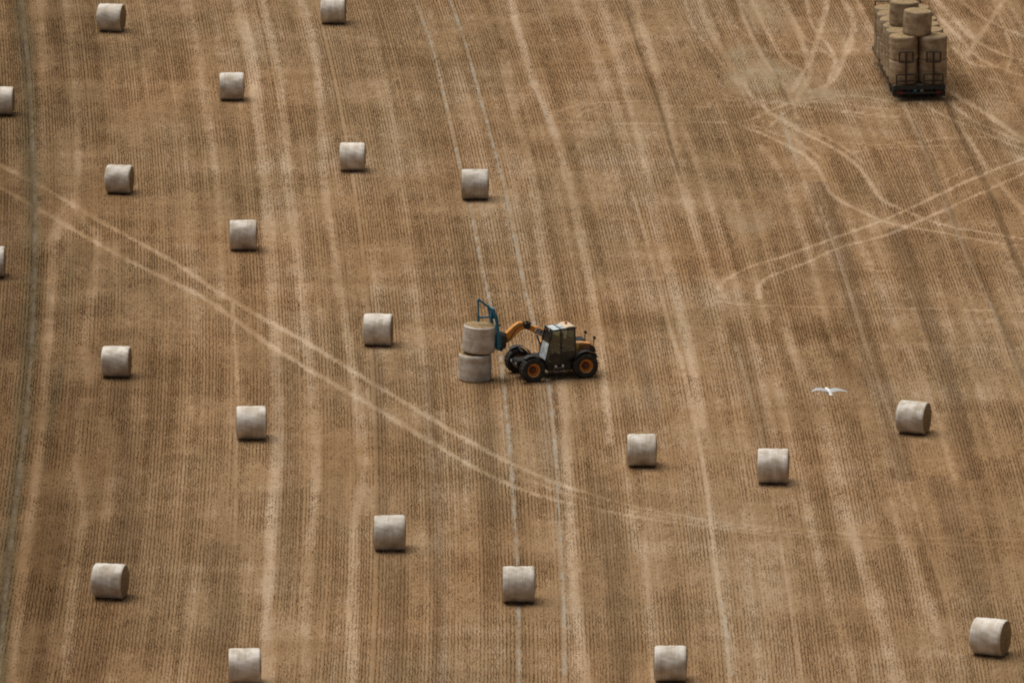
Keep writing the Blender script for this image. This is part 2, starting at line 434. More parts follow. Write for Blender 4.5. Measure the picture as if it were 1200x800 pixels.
dark = union([
 (.3,.9,[(1108,115),(1130,165),(1150,205),(1170,250),(1190,300),(1215,350)]),
 (.12,.9,[(735,15),(755,75),(772,120),(785,165),(800,215)]),
 (.8,.75,[(20,-20),(30,60),(34,130),(37,210),(39,290),(36,370),(31,440),(24,520),(14,600),(4,680),(-5,830)]),
 (.3,.5,[(-14,120),(-4,400),(-20,600)]),
 (.12,.6,[(863,-10),(885,40),(912,90),(930,130)]),
 (.5,.6,[(1052,130),(1086,180),(1104,225),(1142,305),(1190,405)]),
 (.5,.45,[(85,300),(78,360),(80,430),(72,520),(66,600),(50,700),(45,820)]),
 (.9,.5,[(68,430),(62,520),(60,600),(52,680)]),
 (.4,.35,[(205,0),(222,90),(232,180),(240,260)]),
 (.4,.35,[(262,90),(278,200),(288,300),(298,400),(303,500)]),
 (.3,.3,[(335,100),(352,200),(365,290),(378,360)]),
 (.3,.3,[(395,400),(400,520),(395,620),(385,760)]),
 (.6,.45,[(960,390),(1010,450),(1040,560),(1080,650),(1110,720)]),
 (.5,.4,[(870,250),(900,340),(920,420),(945,520),(975,640)]),
 (.5,.4,[(845,165),(870,230),(888,290)]),
 (.35,.35,[(1120,400),(1150,500),(1185,600),(1210,690)]),
], .3)
SC = 1.0
row_contrast = union([  # row groups with paler stems and darker soil between
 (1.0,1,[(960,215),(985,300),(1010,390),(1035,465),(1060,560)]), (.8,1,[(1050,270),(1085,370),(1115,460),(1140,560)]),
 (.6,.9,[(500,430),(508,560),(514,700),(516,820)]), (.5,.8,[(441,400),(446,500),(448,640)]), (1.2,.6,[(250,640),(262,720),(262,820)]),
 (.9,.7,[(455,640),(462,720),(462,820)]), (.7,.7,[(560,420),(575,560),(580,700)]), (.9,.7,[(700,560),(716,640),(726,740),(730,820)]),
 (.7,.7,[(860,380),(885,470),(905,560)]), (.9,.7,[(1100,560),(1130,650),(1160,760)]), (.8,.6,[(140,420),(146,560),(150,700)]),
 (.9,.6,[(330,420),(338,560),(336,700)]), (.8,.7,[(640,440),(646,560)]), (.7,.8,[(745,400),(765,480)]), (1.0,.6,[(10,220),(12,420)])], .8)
ruts = union([
 (.34,.9,[(1108,112),(1130,165),(1150,205),(1170,250),(1190,300),(1215,350)]),
 (.16,1,[(735,10),(755,75),(772,120),(785,165),(796,205)]),
 (.30,.9,[(20,-20),(30,60),(35,130),(38,210),(41,290),(38,370),(33,440),(26,520),(16,600),(7,680),(-3,770)]),
 (.22,.75,[(1066,120),(1084,170),(1099,210),(1116,250),(1139,305),(1162,350),(1184,400),(1209,465)]),
 (.14,.8,[(863,-10),(885,40),(912,90),(925,120)]), (.12,.7,[(815,35),(828,70),(850,100)]),
 (.16,.6,[(930,150),(942,165),(952,180)]), (.12,.5,[(1128,340),(1168,430),(1200,510)]),
 (.12,.45,[(577,345),(589,400),(595,450),(602,520),(607,590),(611,660),(613,830)]), (.12,.45,[(625,350),(638,400),(649,450),(656,520),(661,600),(665,700),(667,830)]),
], .2)
def blob(cx, cy, wx, wy, s):
    c = P(cx, cy)
    rx = wx/27.; ry = wy/6.4
    d = ((GX-c[0])/rx)**2+((GY-c[1])/ry)**2
    return s*np.clip(1.25-d+WOB*1.2, 0, 1)
patches = np.zeros_like(GX)
for a in ((962,383,30,14,.7),(735,380,60,13,.45),(370,345,16,10,.45),(905,345,40,12,.3),(890,232,16,12,.5),(1120,95,50,30,.5),(1140,70,40,20,.4),
          (1000,330,30,12,.3),(840,60,22,40,.25),(200,300,60,14,.25),(60,650,30,60,.35),(1040,40,20,60,.3),(1150,640,60,40,.25),(480,330,60,8,.3),
          (500,385,30,10,.25),(830,215,50,10,.2),(1075,15,30,8,.4),(440,230,60,8,.2)):
    patches = np.maximum(patches, blob(*a))
worn = np.zeros_like(GX)
for a in ((905,95,60,26,.45),(880,70,36,22,.4),(945,112,60,14,.42),(930,160,18,40,.35),(1040,110,70,14,.3),(880,260,30,14,.25),(900,20,40,30,.25)):
    worn = np.maximum(worn, blob(*a))

U = GX+gcurve(GY)
def across(seed, wid, lenv, octv=2): return lattice_noise(U/wid+200, GY/lenv+90, seed, octv)
fine = across(5, .22, 16, 3)-.5            # row to row differences
band = across(15, .9, 60, 2)-.5             # passes of drill and header
blotch = lattice_noise(GX/3.5+50, GY/7+20, 25, 4)-.5
cross = lattice_noise(GX/9+5, GY/1.6+70, 35, 3)-.5      # faint bands across the rows
grain = lattice_noise(GX/.16, GY/.5, 45, 2)-.5
rag = np.clip(.55+1.3*lattice_noise(GX/.5, GY/1.5, 55, 3), 0, 1.25)   # broken edges and gaps
swaths = swaths*np.clip(rag*1.05, .35, 1); tracks = np.clip(tracks*(rag*.7+.3), 0, 1)
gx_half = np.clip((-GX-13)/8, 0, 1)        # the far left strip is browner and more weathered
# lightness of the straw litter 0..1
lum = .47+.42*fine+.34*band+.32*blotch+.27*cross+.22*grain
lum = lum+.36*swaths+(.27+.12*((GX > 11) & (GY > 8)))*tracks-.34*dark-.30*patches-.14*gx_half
lum = np.clip(lum, .03, 1.15)
C_dark = np.array([.142, .081, .033]); C_mid = np.array([.272, .175, .094]); C_lite = np.array([.45, .338, .236])
def ramp(t):
    t = t[..., None]
    lo = C_dark+(C_mid-C_dark)*np.clip(t/.5, 0, 1)
    return lo+(C_lite-C_mid)*np.clip((t-.5)/.5, 0, 1.2)
col = ramp(lum)
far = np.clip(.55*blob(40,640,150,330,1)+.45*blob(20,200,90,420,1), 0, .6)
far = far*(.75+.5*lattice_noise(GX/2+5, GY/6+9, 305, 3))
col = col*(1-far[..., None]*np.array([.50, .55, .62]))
hue = lattice_noise(GX/5+9, GY/12+3, 65, 3)[..., None]-.5
col = col*(1+hue*np.array([.10, -.04, -.16]))
grey = np.array([.31, .275, .222])
wobt = np.clip(.58+1.9*(lattice_noise(GX/.35, GY/.8, 85, 3)-.5)*2, 0.2, 1.2)[..., None]
tm = np.clip(trams[..., None]*wobt, 0, .85)
col = col*(1-tm)+grey*tm*(.82+.5*(grain[..., None]+.5)*.6)
wm = np.clip(worn[..., None]*(-.2+1.5*lattice_noise(GX/.7, GY/1.8, 77, 4)[..., None])*1.3, 0, .6)
col = col*(1-wm)+np.array([.34, .285, .205])*wm
olive = np.clip(dark*(GX < -19)*.55, 0, 1)[..., None]
col = col*(1-olive)+np.array([.12, .10, .055])*olive
rm = np.clip(ruts*(.05+1.5*lattice_noise(GX/.4, GY/2.0, 405, 3)), 0, .8)[..., None]
col = col*(1-rm*np.array([.34, .33, .30]))
col = np.clip(col, .01, .9)
soil = col*np.array([1.0, .97, .92])         # the bare soil and litter between the rows
keep = np.clip(trams*1.2, 0, 1)[..., None]
soil = soil*(1-.30*row_contrast[..., None]); soil = soil*(1-keep)+col*keep
litter = (1-row_contrast)*np.clip((lattice_noise(GX/1.6+3, GY/5+8, 105, 4)-.42)*3.2, 0, .75)
flat = np.clip(ruts*.5+tracks*.85+trams*1.6+worn*.8+litter*.8+swaths*.35, 0, 1)

# ------------------------------------------------------------------ ground sheet
def coarse(a, b): return [a-3000, a-1500, a-700, a-300, a-120, a-40, a-10], [b+10, b+40, b+120, b+300, b+700, b+1500, b+3000]
ca, cb = coarse(X0, X1); xs = np.array(ca+list(gx)+cb)
ca, cb = coarse(Y0, Y1); ys = np.array(ca+list(gy)+cb)
nx, ny = len(xs), len(ys)
VX, VY = np.meshgrid(xs, ys, indexing='ij')
VZ = np.zeros_like(VX)
gc = np.empty((nx, ny, 3)); gc[:] = np.array([.20, .132, .072])
gc[7:-7, 7:-7] = soil
VZ[7:-7, 7:-7] = (lattice_noise(GX/.5, GY/.6, 95, 3)-.5)*.03 - trams*.03 - ruts*.05 - tracks*.012 - .004
me = bpy.data.meshes.new('ground')
me.vertices.add(nx*ny)
me.vertices.foreach_set('co', np.stack([VX, VY, VZ], -1).astype(np.float32).ravel())
idx = np.arange(nx*ny).reshape(nx, ny)
q = np.stack([idx[:-1, :-1], idx[1:, :-1], idx[1:, 1:], idx[:-1, 1:]], -1).reshape(-1, 4).astype(np.int32)
me.loops.add(q.size); me.loops.foreach_set('vertex_index', q.ravel())
me.polygons.add(len(q)); me.polygons.foreach_set('loop_start', np.arange(0, q.size, 4, dtype=np.int32))
me.polygons.foreach_set('use_smooth', np.ones(len(q), dtype=bool))
me.update(calc_edges=True)
at = me.color_attributes.new('Col', 'FLOAT_COLOR', 'POINT')
at.data.foreach_set('color', np.concatenate([gc, np.ones((nx, ny, 1))], -1).astype(np.float32).ravel())
me.materials.append(M['soil'])
ground = bpy.data.objects.new('ground', me); COL.objects.link(ground); tag(ground, kind='structure')
ground['label'] = 'flat harvested stubble field with tyre marks and tramlines'

def sample(arr, x, y):
    i = np.clip(((x-X0)/DX+.5).astype(int), 0, len(gx)-1); j = np.clip(((y-Y0)/DY+.5).astype(int), 0, len(gy)-1)
    return arr[i, j]

def tri_cloud(name, verts, colors, label, cat):
    """verts (n,3,3), one colour per triangle"""
    n = len(verts)
    me = bpy.data.meshes.new(name)
    me.vertices.add(n*3); me.vertices.foreach_set('co', verts.astype(np.float32).ravel())
    me.loops.add(n*3); me.loops.foreach_set('vertex_index', np.arange(n*3, dtype=np.int32))
    me.polygons.add(n); me.polygons.foreach_set('loop_start', np.arange(0, n*3, 3, dtype=np.int32))
    me.update(calc_edges=False)
    a = me.attributes.new('Col', 'FLOAT_COLOR', 'FACE')
    a.data.foreach_set('color', np.concatenate([colors, np.ones((n, 1))], -1).astype(np.float32).ravel())
    me.materials.append(M['straw'])
    o = bpy.data.objects.new(name, me); COL.objects.link(o)
    tag(o, label, cat, kind='stuff'); return o

# stubble: real cut stems standing in drill rows 12.5 cm apart
def in_view(x, y, m=3.5):
    half = (600/FPX)*((y+DIST*math.cos(PITCH))*math.cos(PITCH)+CAM[2]*math.sin(PITCH))+m
    return (np.abs(x) < half) & (y > -66) & (y < 82)
us = np.arange(-36, 40, .125); us = us+.035*np.sin(us/.5*math.pi)+np.repeat(rng.normal(0, .03, len(us)//24+1), 24)[:len(us)]; vs_ = np.arange(-66, 82, .10)
UU, VV = np.meshgrid(us, vs_, indexing='ij')
UU = UU.ravel(); VV = VV.ravel()
UU = UU+rng.normal(0, .014, UU.shape); VV = VV+rng.uniform(-.06, .06, VV.shape)
XX = UU-gcurve(VV)
fl = sample(flat, XX, VV); sw = sample(swaths, XX, VV)
ok = in_view(XX, VV) & (rng.random(XX.shape) > fl*.85) & (rng.random(XX.shape) > .03+.2*sw)
XX, VV, fl, sw = XX[ok], VV[ok], fl[ok], sw[ok]
n = len(XX)
hgt = rng.uniform(.07, .130, n)*(1-.75*fl)*(1-.35*sw)
base = sample(col, XX, VV)
rowt = 1+.5*(sample(across(205, .13, 5, 2), XX, VV)-.5)
tint = (rowt*rng.uniform(.72, 1.38, n))[:, None]
cols = base*tint*np.array([1.20, 1.17, 1.10])*(1+.28*sample(row_contrast, XX, VV))[:, None]
tris = []
for k in range(2):
    w = rng.uniform(.018, .034, n)*(1+.5*sw)
    ang = rng.uniform(-.7, .7, n) + k*1.3
    lx, ly = rng.normal(0, .02, n), rng.normal(0, .03, n)
    ox, oy = rng.normal(0, .012, n), rng.normal(0, .03, n)
    a = np.stack([XX+ox-w*np.cos(ang)/2, VV+oy-w*np.sin(ang)/2, np.full(n, -.02)], -1)
    b = np.stack([XX+ox+w*np.cos(ang)/2, VV+oy+w*np.sin(ang)/2, np.full(n, -.02)], -1)
    c = np.stack([XX+ox+lx, VV+oy+ly, hgt*(1 if k == 0 else .8)], -1)
    tris.append(np.stack([a, b, c], 1))
tri_cloud('stubble', np.concatenate(tris), np.concatenate([cols, cols*.92]), 'short cut straw stubble standing in drill rows across the field', 'stubble')

# loose straw lying on the field, thickest on chaff bands and wheel marks
n = 420000
x = rng.uniform(X0+4, X1-4, n); y = rng.uniform(-64, 80, n)
dens = .25+.6*sample(swaths, x, y)+.5*sample(tracks, x, y)-.4*sample(trams, x, y)
ok = (rng.random(n) < dens) & in_view(x, y, 1)
x, y = x[ok], y[ok]; n = len(x)
th = rng.uniform(0, math.pi, n); ln = rng.uniform(.08, .2, n); w = rng.uniform(.008, .018, n); z = rng.uniform(.015, .09, n)
dx, dy = np.cos(th)*ln/2, np.sin(th)*ln/2; px_, py_ = -np.sin(th)*w, np.cos(th)*w
a = np.stack([x-dx, y-dy, z], -1); b = np.stack([x+dx, y+dy, z+rng.uniform(-.01, .02, n)], -1); c = np.stack([x-dx*.6+px_, y-dy*.6+py_, z+.008], -1)
c0 = sample(col, x, y)*rng.uniform(.9, 1.5, n)[:, None]
tri_cloud('loose_straw', np.stack([a, b, c], 1), c0, 'loose pale straw and chaff lying over the stubble', 'straw')

# ------------------------------------------------------------------ bales
BR, BW = .69, 1.20
def bale_meshes(seed, up=False):
    rr = random.Random(seed)
    ph = [rr.uniform(0, 6.28) for _ in range(6)]
    def rad(a, x):
        r = BR*(1+.008*math.sin(3*a+ph[0])+.006*math.sin(7*a+ph[1]+x*3)+.005*math.sin(19*a+ph[2]-x*9))
        r += .005*math.sin(x*(13+4*ph[5]/6)+ph[3])+.003*math.sin(x*47+ph[4])
        r += (.014 if up else .008)*math.sin(2*a+ph[5])*math.sin(2.2*x+ph[1])-.007*max(0, math.sin(a*4+ph[2]+x*2))**6
        if not up:                                  # it settles where it lies
            d = -math.sin(a)
            if d > .9: r *= 1-.10*(d-.9)/.1*.35
        return r
    n = 64; xs_ = [-.60, -.585, -.55] + [-.5+i*.1 for i in range(11)] + [.55, .585, .60]
    b = MB(); vs = []; fs = []
    for x in xs_:
        e = max(0, (abs(x)-.52)/.08)
        for k in range(n):
            a = 2*math.pi*k/n
            r = rad(a, x)-.045*e**2
            vs.append((x*BW/1.2, r*math.cos(a), r*math.sin(a)))
    for i in range(len(xs_)-1):
        for k in range(n):
            p, q2 = i*n+k, i*n+(k+1) % n; fs.append((p, q2, q2+n, p+n))
    b.add(vs, fs)
    wrap = b
    ends = []
    for s in (-1, 1):
        e = MB(); vs = []; fs = []
        rings = [1.0, .97, .9, .75, .55, .35, .15]
        for j, q in enumerate(rings):
            for k in range(n):
                a = 2*math.pi*k/n; r = (rad(a, .6*s)-.045)*q
                bulge = .012+.035*(1-q*q)+(rr.uniform(-.012, .012) if 0 < j else -.012)
                vs.append((s*(.6*BW/1.2+bulge-.012), r*math.cos(a), r*math.sin(a)))
        for j in range(len(rings)-1):
            for k in range(n):
                p, q2 = j*n+k, j*n+(k+1) % n; fs.append((p, q2, q2+n, p+n))
        c = len(vs); vs.append((s*(.6+.04), 0, 0))
        for k in range(n): fs.append(((len(rings)-1)*n+k, (len(rings)-1)*n+(k+1) % n, c))
        e.add(vs, fs); ends.append(e)
    return wrap, ends

protos = []
def make_bale(seed, up=False, mat='wrap'):
    root = empty('straw_bale', (0, 0, 0))
    w, ends = bale_meshes(seed, up)
    ow = w.build('net_wrap', M[mat], root, smooth=True)
    oe = [e.build('straw_end', M['end'], root, smooth=True) for e in ends]
    return root
def copy_tree(o, parent=None):
    c = o.copy(); COL.objects.link(c)
    if parent: c.parent = parent
    for ch in o.children: copy_tree(ch, c)
    return c
lying = [None]*8; standing = [None]*3; loaded = [None]*5
def bale(kind, i, loc, rot, label, group, sc=1.0):
    """first use of each shape is the original, later ones are copies"""
    lst = {'lying': lying, 'standing': standing, 'loaded': loaded}[kind]
    i %= len(lst)
    if lst[i] is None:
        lst[i] = make_bale(100+i+(50 if kind != 'lying' else 0)+(9 if kind == 'loaded' else 0), kind != 'lying', 'wrap_straw' if kind == 'loaded' else 'wrap'); o = lst[i]
    else:
        o = copy_tree(lst[i])
    o.location = loc; o.rotation_euler = rot; o.scale = (sc, sc, sc)
    tag(o, label, 'straw bale', group)
    return o

FB = 'round straw bales lying scattered on the stubble'
field_bales = [
 ((113,4,148,37), 8, 'round bale in the top left corner of the field, its brown right end showing'),
 ((376,-5,405,28), 2, 'round bale cut off by the top edge of the picture, left of centre'),
 ((-15,101,17,135), 3, 'round bale half cut off by the left edge near the top'),
 ((257,84,286,117), 0, 'round bale standing side-on below and between the two topmost bales'),
 ((398,166,428,200), 1, 'round bale left of the tramlines, level with the upper quarter of the field'),
 ((122,192,158,226), 7, 'round bale just above the crossing diagonal wheel marks at left'),
 ((541,198,572,234), 0, 'round bale sitting on the left pale tramline above the blue grab'),
 ((269,257,301,293), 1, 'round bale side-on above the diagonal wheel marks, left of centre'),
 ((-27,288,6,325), 2, 'sliver of a round bale at the left edge beneath the diagonal wheel marks'),
 ((425,367,461,405), 4, 'pale round bale nearest to the left of the stacked pair of bales'),
 ((118,404,155,441), 5, 'round bale under the diagonal wheel marks in the left half, level with the loader wheels'),
 ((277,475,312,515), 0, 'round bale side-on in the lower left with a thin pale wheel line meeting it'),
 ((735,507,769,546), 0, 'round bale below right of the loader, left one of a close pair'),
 ((889,525,923,567), 1, 'round bale below left of the flying gull, right one of a close pair'),
 ((1049,469,1092,508), 11, 'round bale just right of the gull, turned so its brown end shows'),
 ((438,603,475,645), 0, 'round bale below the diagonal wheel marks, left of the lower tramlines'),
 ((106,659,152,701), 11, 'round bale in the lower left turned with its shaded right end towards us'),
 ((590,663,625,706), -1, 'round bale lying across the left tramline near the bottom'),
 ((1136,723,1185,769), 14, 'large round bale in the bottom right corner, turned with its dark end showing'),
 ((268,758,305,801), 0, 'round bale cut by the bottom edge in the left half'),
 ((767,755,804,798), 0, 'round bale touching the bottom edge right of centre'),
]
for i, (bb, endpx, lab) in enumerate(field_bales):
    x0, y0, x1, y1 = bb
    c = P((x0+x1)/2, (y0+y1)/2, BR-.02)
    s = FPX/float(np.dot(c-CAM, FWD))
    sc = min(1.02, max(.955, .985*(y1-y0)/(2*BR*s)))
    phi = math.asin(endpx/(2*BR*s)) - (-( (x0+x1)/2-600)/FPX)
    bale('lying', i, (c[0], c[1], BR*sc-.025), (0, 0, -phi), lab, FB, sc)

# ------------------------------------------------------------------ telehandler
f0 = P(615, 441.8)
TH = math.pi + R(20)                 # local +X is forwards; it faces left and a little towards us
veh = empty('telehandler', (f0[0], f0[1], 0), TH, 'orange and black telescopic loader gripping a bale with a blue grab', 'telehandler')
VM = Matrix.Translation((f0[0], f0[1], 0)) @ Matrix.Rotation(TH, 4, 'Z')
WR, WB, TR = .555, 2.38, .93

def tyre_mb():
    b = MB(); hw = .21
    prof = [(.29, -.17), (.33, -.20), (.42, -hw), (.49, -hw+.01), (.525, -.17), (.53, 0), (.525, .17), (.49, hw-.01), (.42, hw), (.33, .20), (.29, .17), (.275, .10), (.275, -.10)]
    b.lathe(prof, 'Y', 56, closed=True)
    for s in (-1, 1):                                  # chevron lugs
        for k in range(20):
            a = 2*math.pi*(k+(.5 if s > 0 else 0))/20
            vs = []
            for (y, da) in ((0.0, .12), (s*.12, .03), (s*.205, -.04)):
                for dd in (-.045, .045):
                    for r in (.515 if abs(y) < .2 else .47, WR if abs(y) < .2 else .515):
                        t = a+da+dd
                        vs.append((r*math.cos(t), y, r*math.sin(t)))
            fs = []
            for seg in (0, 1):
                o = seg*4
                fs += [(o, o+4, o+5, o+1), (o+2, o+3, o+7, o+6), (o+1, o+5, o+7, o+3)]
            fs += [(0, 1, 3, 2), (8, 10, 11, 9)]
            b.add(vs, fs)
    return b
def wheel(x, y, steer=0):
    s = 1 if y > 0 else -1
    hub = MB().lathe([(0, .13*s), (.07, .13*s), (.09, .09*s), (.10, .05*s), (.17, .03*s), (.17, -.02*s), (0, -.02*s)], 'Y', 24)
    for k in range(8):
        a = 2*math.pi*k/8
        hub.tube([(.13*math.cos(a), .03*s, .13*math.sin(a)), (.13*math.cos(a), .06*s, .13*math.sin(a))], .014, 6)
    h = hub.build('wheel', M['hub'], veh, smooth=True, loc=(x, y, WR-.02)); h.rotation_euler = (0, 0, steer)
    tyre_mb().build('tyre', M['rubber'], h, smooth=True)
    MB().lathe([(.17, .0), (.235, -.02*s), (.25, .06*s), (.27, .15*s), (.30, .175*s), (.305, .16*s), (.285, .12*s), (.285, -.17*s), (.30, -.18*s)], 'Y', 40).build('rim', M['rim'], h, smooth=True)
for x in (0, -WB):
    for s in (1, -1): wheel(x, s*TR, R(4) if x == 0 else R(-3))
for x in (0, -WB):
    MB().tube([(x, -TR+.1, WR-.02), (x, TR-.1, WR-.02)], .085, 12).box((x, 0, WR-.02), (.34, .36, .28)).build('axle', M['black'], veh, smooth=True)

# chassis
ch = MB()
ch.prism([(.42, .50), (.48, .62), (.40, .82), (-.5, .84), (-2.5, .90), (-2.86, .88), (-2.86, .50), (-2.5, .40), (-.4, .38), (.1, .40)], -.36, .36)
ch.box((-1.25, .62, .56), (1.05, .46, .36))            # fuel tank and step box under the cab
ch.box((-1.2, -.62, .60), (1.25, .48, .42))
ch.build('chassis', M['black'], veh, bevel=.02)
st = MB()
for z in (.34, .52): st.box((-1.2, .90, z), (.46, .10, .03))
for x in (-1.42, -.98): st.beam((x, .90, .30), (x, .88, .66), .025, .04)
st.build('step', M['grey'], veh)
for x in (-1.05, -1.36):
    MB().lathe([(0, .03), (.045, .025), (.05, 0), (0, 0)], 'Y', 14, c=(x, .955, .60)).build('reflector', M['white'], veh, smooth=True)

# mudguards
def guard(x, y, name='mudguard', mat='black', a0=20, a1=165, r=.60):
    b = MB(); vs = []; fs = []; n = 16
    for i in range(n+1):
        a = R(a0+(a1-a0)*i/n)
        for rr_, yy in ((r, y-.17), (r, y+.17), (r+.018, y+.17), (r+.018, y-.17)):
            vs.append((x+rr_*math.cos(a), yy, WR+rr_*math.sin(a)))
    for i in range(n):
        for k in range(4):
            fs.append((i*4+k, i*4+(k+1) % 4, i*4+4+(k+1) % 4, i*4+4+k))
    fs += [(0, 1, 2, 3), (n*4, n*4+3, n*4+2, n*4+1)]
    b.add(vs, fs)
    b.beam((x, y-.2, WR+r), (x, y*.3, WR+r-.12), .05, .03)
    b.build(name, M[mat], veh, smooth=True)
for s in (1, -1):
    guard(0, s*TR, a0=55, a1=170); guard(-WB, s*TR, a0=35, a1=150)

# engine cover and rear body
eng = MB()
eng.prism([(-1.98, .90), (-1.98, 1.46), (-2.35, 1.47), (-2.72, 1.40), (-2.92, 1.24), (-2.96, .95)], -.62, .62)
ec = eng.build('engine_cover', M['dusty'], veh, bevel=.035)
MB().box((-2.45, 0, 1.475), (.42, .7, .03)).build('top_grille', M['darkint'], ec, bevel=.006)
MB().lathe([(0, .0), (.06, 0), (.06, .06), (0, .07)], 'Z', 14, c=(-2.12, .36, 1.46)).build('filler_cap', M['black'], ec, smooth=True)
MB().box((-2.10, .632, 1.30), (.20, .014, .16)).build('warning_sticker', simple('yellow_sticker', (.62, .42, .05), .5, var=.15), ec)
MB().prism([(-2.70, 1.00), (-2.70, 1.36), (-2.93, 1.21), (-2.98, 1.00)], -.66, .66).build('rear_corner', M['black'], ec, bevel=.02)
gr = MB()
for k in range(5): gr.box((-2.42, .626, 1.04+k*.075), (.5, .012, .035))
gr.build('vent_grille', M['darkint'], veh)
MB().prism([(-2.86, .50), (-2.86, .94), (-3.06, .90), (-3.06, .55)], -.55, .55).build('counterweight', M['black'], veh, bevel=.03)
MB().prism([(-.95, .86), (-.95, 1.30), (-1.25, 1.40), (-1.90, 1.42), (-1.96, 1.30), (-1.96, .86)], -.98, -.52).build('side_pod', M['orange'], veh, bevel=.04)
MB().tube([(-2.36, -.28, 1.42), (-2.36, -.28, 1.86)], .035, 12).tube([(-2.36, -.28, 1.84), (-2.42, -.28, 1.93)], .03, 12).build('exhaust_pipe', M['hub'], veh, smooth=True)
for s in (1, -1):
    sp = MB().beam((-2.90, s*.52, 1.10), (-2.92, s*.54, 1.58), .035, .035).box((-2.93, s*.54, 1.60), (.07, .15, .13)).build('rear_light_bracket', M['black'], veh)
    MB().box((-2.972, s*.54, 1.60), (.015, .12, .10)).build('tail_light', M['red'], sp)

# cab: corners as measured at the near (left) side, Y from .02 to .92
CY0, CY1 = .04, .92
def cabpt(k, y):
    return {'fb': (-.60, y, .86), 'fm': (-.70, y, 1.35), 'ft': (-.90, y, 2.12), 'rt': (-1.90, y, 2.20), 'rb': (-1.96, y, .96), 'mt': (-1.28, y, 2.17), 'mb': (-1.28, y, .72)}[k]
cf = MB()
for y in (CY0, CY1):
    cf.beam(cabpt('fb', y), cabpt('ft', y), .055, .055)
    cf.beam(cabpt('rb', y), cabpt('rt', y), .06, .06)
    cf.beam(cabpt('ft', y), cabpt('rt', y), .055, .055)
    cf.beam(cabpt('fb', y), (-1.1, y, .64), .06, .06); cf.beam((-1.1, y, .64), cabpt('rb', y), .06, .10)
for k in ('fb', 'ft', 'rt', 'rb', 'mt'):
    cf.beam(cabpt(k, CY0), cabpt(k, CY1), .07, .07)
cf.beam(cabpt('mb', CY1), cabpt('mt', CY1), .06, .05)
cf.box((-1.3, .48, .66), (1.15, .80, .06))
cf.prism([(-.62, .66), (-.68, .98), (-.95, 1.0), (-1.0, .66)], .10, .86)         # dash panel
cf.prism([(-.70, .70), (-.78, 1.42), (-1.90, 1.50), (-1.95, .90), (-1.2, .70)], CY0-.012, CY0+.03)   # solid wall on the boom side
cf.build('cab_frame', M['black'], veh, bevel=.012)

def pane(name, pts, mat='glass', off=.0):
    b = MB(); pts = [Vector(p) for p in pts]
    nrm = (pts[1]-pts[0]).cross(pts[2]-pts[0]).normalized()*.006
    n = len(pts)
    b.add([p+nrm for p in pts]+[p-nrm for p in pts], [tuple(range(n)), tuple(range(n, 2*n))[::-1]]+[(i, i+n, (i+1) % n+n, (i+1) % n) for i in range(n)])
    return b.build(name, M[mat], veh)
def ins(k, y, dx=0, dz=0):
    p = cabpt(k, y); return (p[0]+dx, p[1], p[2]+dz)
def scr(t, y): a_, b_ = Vector(cabpt('fb', y)), Vector(cabpt('ft', y)); return a_+(b_-a_)*t
pane('windscreen', [scr(.58, CY0+.05), scr(.58, CY1-.05), scr(.98, CY1-.05), scr(.98, CY0+.05)])
pane('lower_windscreen', [scr(.03, CY0+.05), scr(.03, CY1-.05), scr(.57, CY1-.05), scr(.57, CY0+.05)], 'sky_screen')  # pale lower half carries the painted-in sky reflection
pane('roof_window', [(-.95, CY0+.05, 2.16), (-.95, CY1-.05, 2.16), (-1.52, CY1-.05, 2.215), (-1.52, CY0+.05, 2.215)], 'sky_screen')
pane('rear_window', [(-1.955, CY0+.05, 1.20), (-1.955, CY1-.05, 1.20), (-1.915, CY1-.05, 2.15), (-1.915, CY0+.05, 2.15)])
pane('side_window', [(-1.92, CY0, 1.52), (-1.89, CY0, 2.14), (-.93, CY0, 2.08), (-.80, CY0, 1.45)])
pane('side_window', [(-1.93, CY1+.005, 1.20), (-1.88, CY1+.005, 2.14), (-1.33, CY1+.005, 2.10), (-1.33, CY1+.005, 1.20)])
dr = pane('door', [(-1.26, CY1+.005, .70), (-1.26, CY1+.005, 2.10), (-.94, CY1+.005, 2.07), (-.66, CY1+.005, 1.05), (-.68, CY1+.005, .88), (-1.0, CY1+.005, .68)])
MB().box((-1.16, CY1+.03, 1.18), (.14, .03, .04)).build('handle', M['steel'], dr)
MB().prism([(-.72, .88), (-1.02, .70), (-1.26, .70), (-1.26, 1.20), (-.76, 1.12)], CY1+.012, CY1+.028).build('lower_panel', M['black'], dr)
MB().prism([(-1.30, .72), (-1.92, .92), (-1.90, 1.22), (-1.30, 1.18)], CY1-.02, CY1+.03).build('side_panel', M['black'], veh, bevel=.01)
rf = MB().prism([(-1.50, 2.185), (-1.52, 2.235), (-1.62, 2.27), (-1.88, 2.275), (-1.98, 2.23), (-1.97, 2.185)], CY0-.05, CY1-.02).build('cab_roof', M['cream'], veh, bevel=.02)
MB().lathe([(0, 0), (.055, 0), (.055, .05), (.045, .10), (.0, .12)], 'Z', 16, c=(-1.70, .42, 2.27)).build('beacon', M['amber'], veh, smooth=True)
seat = MB().box((-1.55, .47, 1.02), (.46, .46, .12)).prism([(-1.72, 1.05), (-1.84, 1.72), (-1.76, 1.74), (-1.62, 1.08)], .26, .68).box((-1.55, .47, .82), (.3, .3, .3))
seat.build('seat', M['darkint'], veh, bevel=.03)
swm = MB(); cc = Vector((-1.05, .47, 1.32)); tl = Matrix.Rotation(R(-35), 3, 'Y')
swm.tube([cc+tl @ Vector((.17*math.cos(a), .17*math.sin(a), 0)) for a in [2*math.pi*k/20 for k in range(21)]], .016, 8)
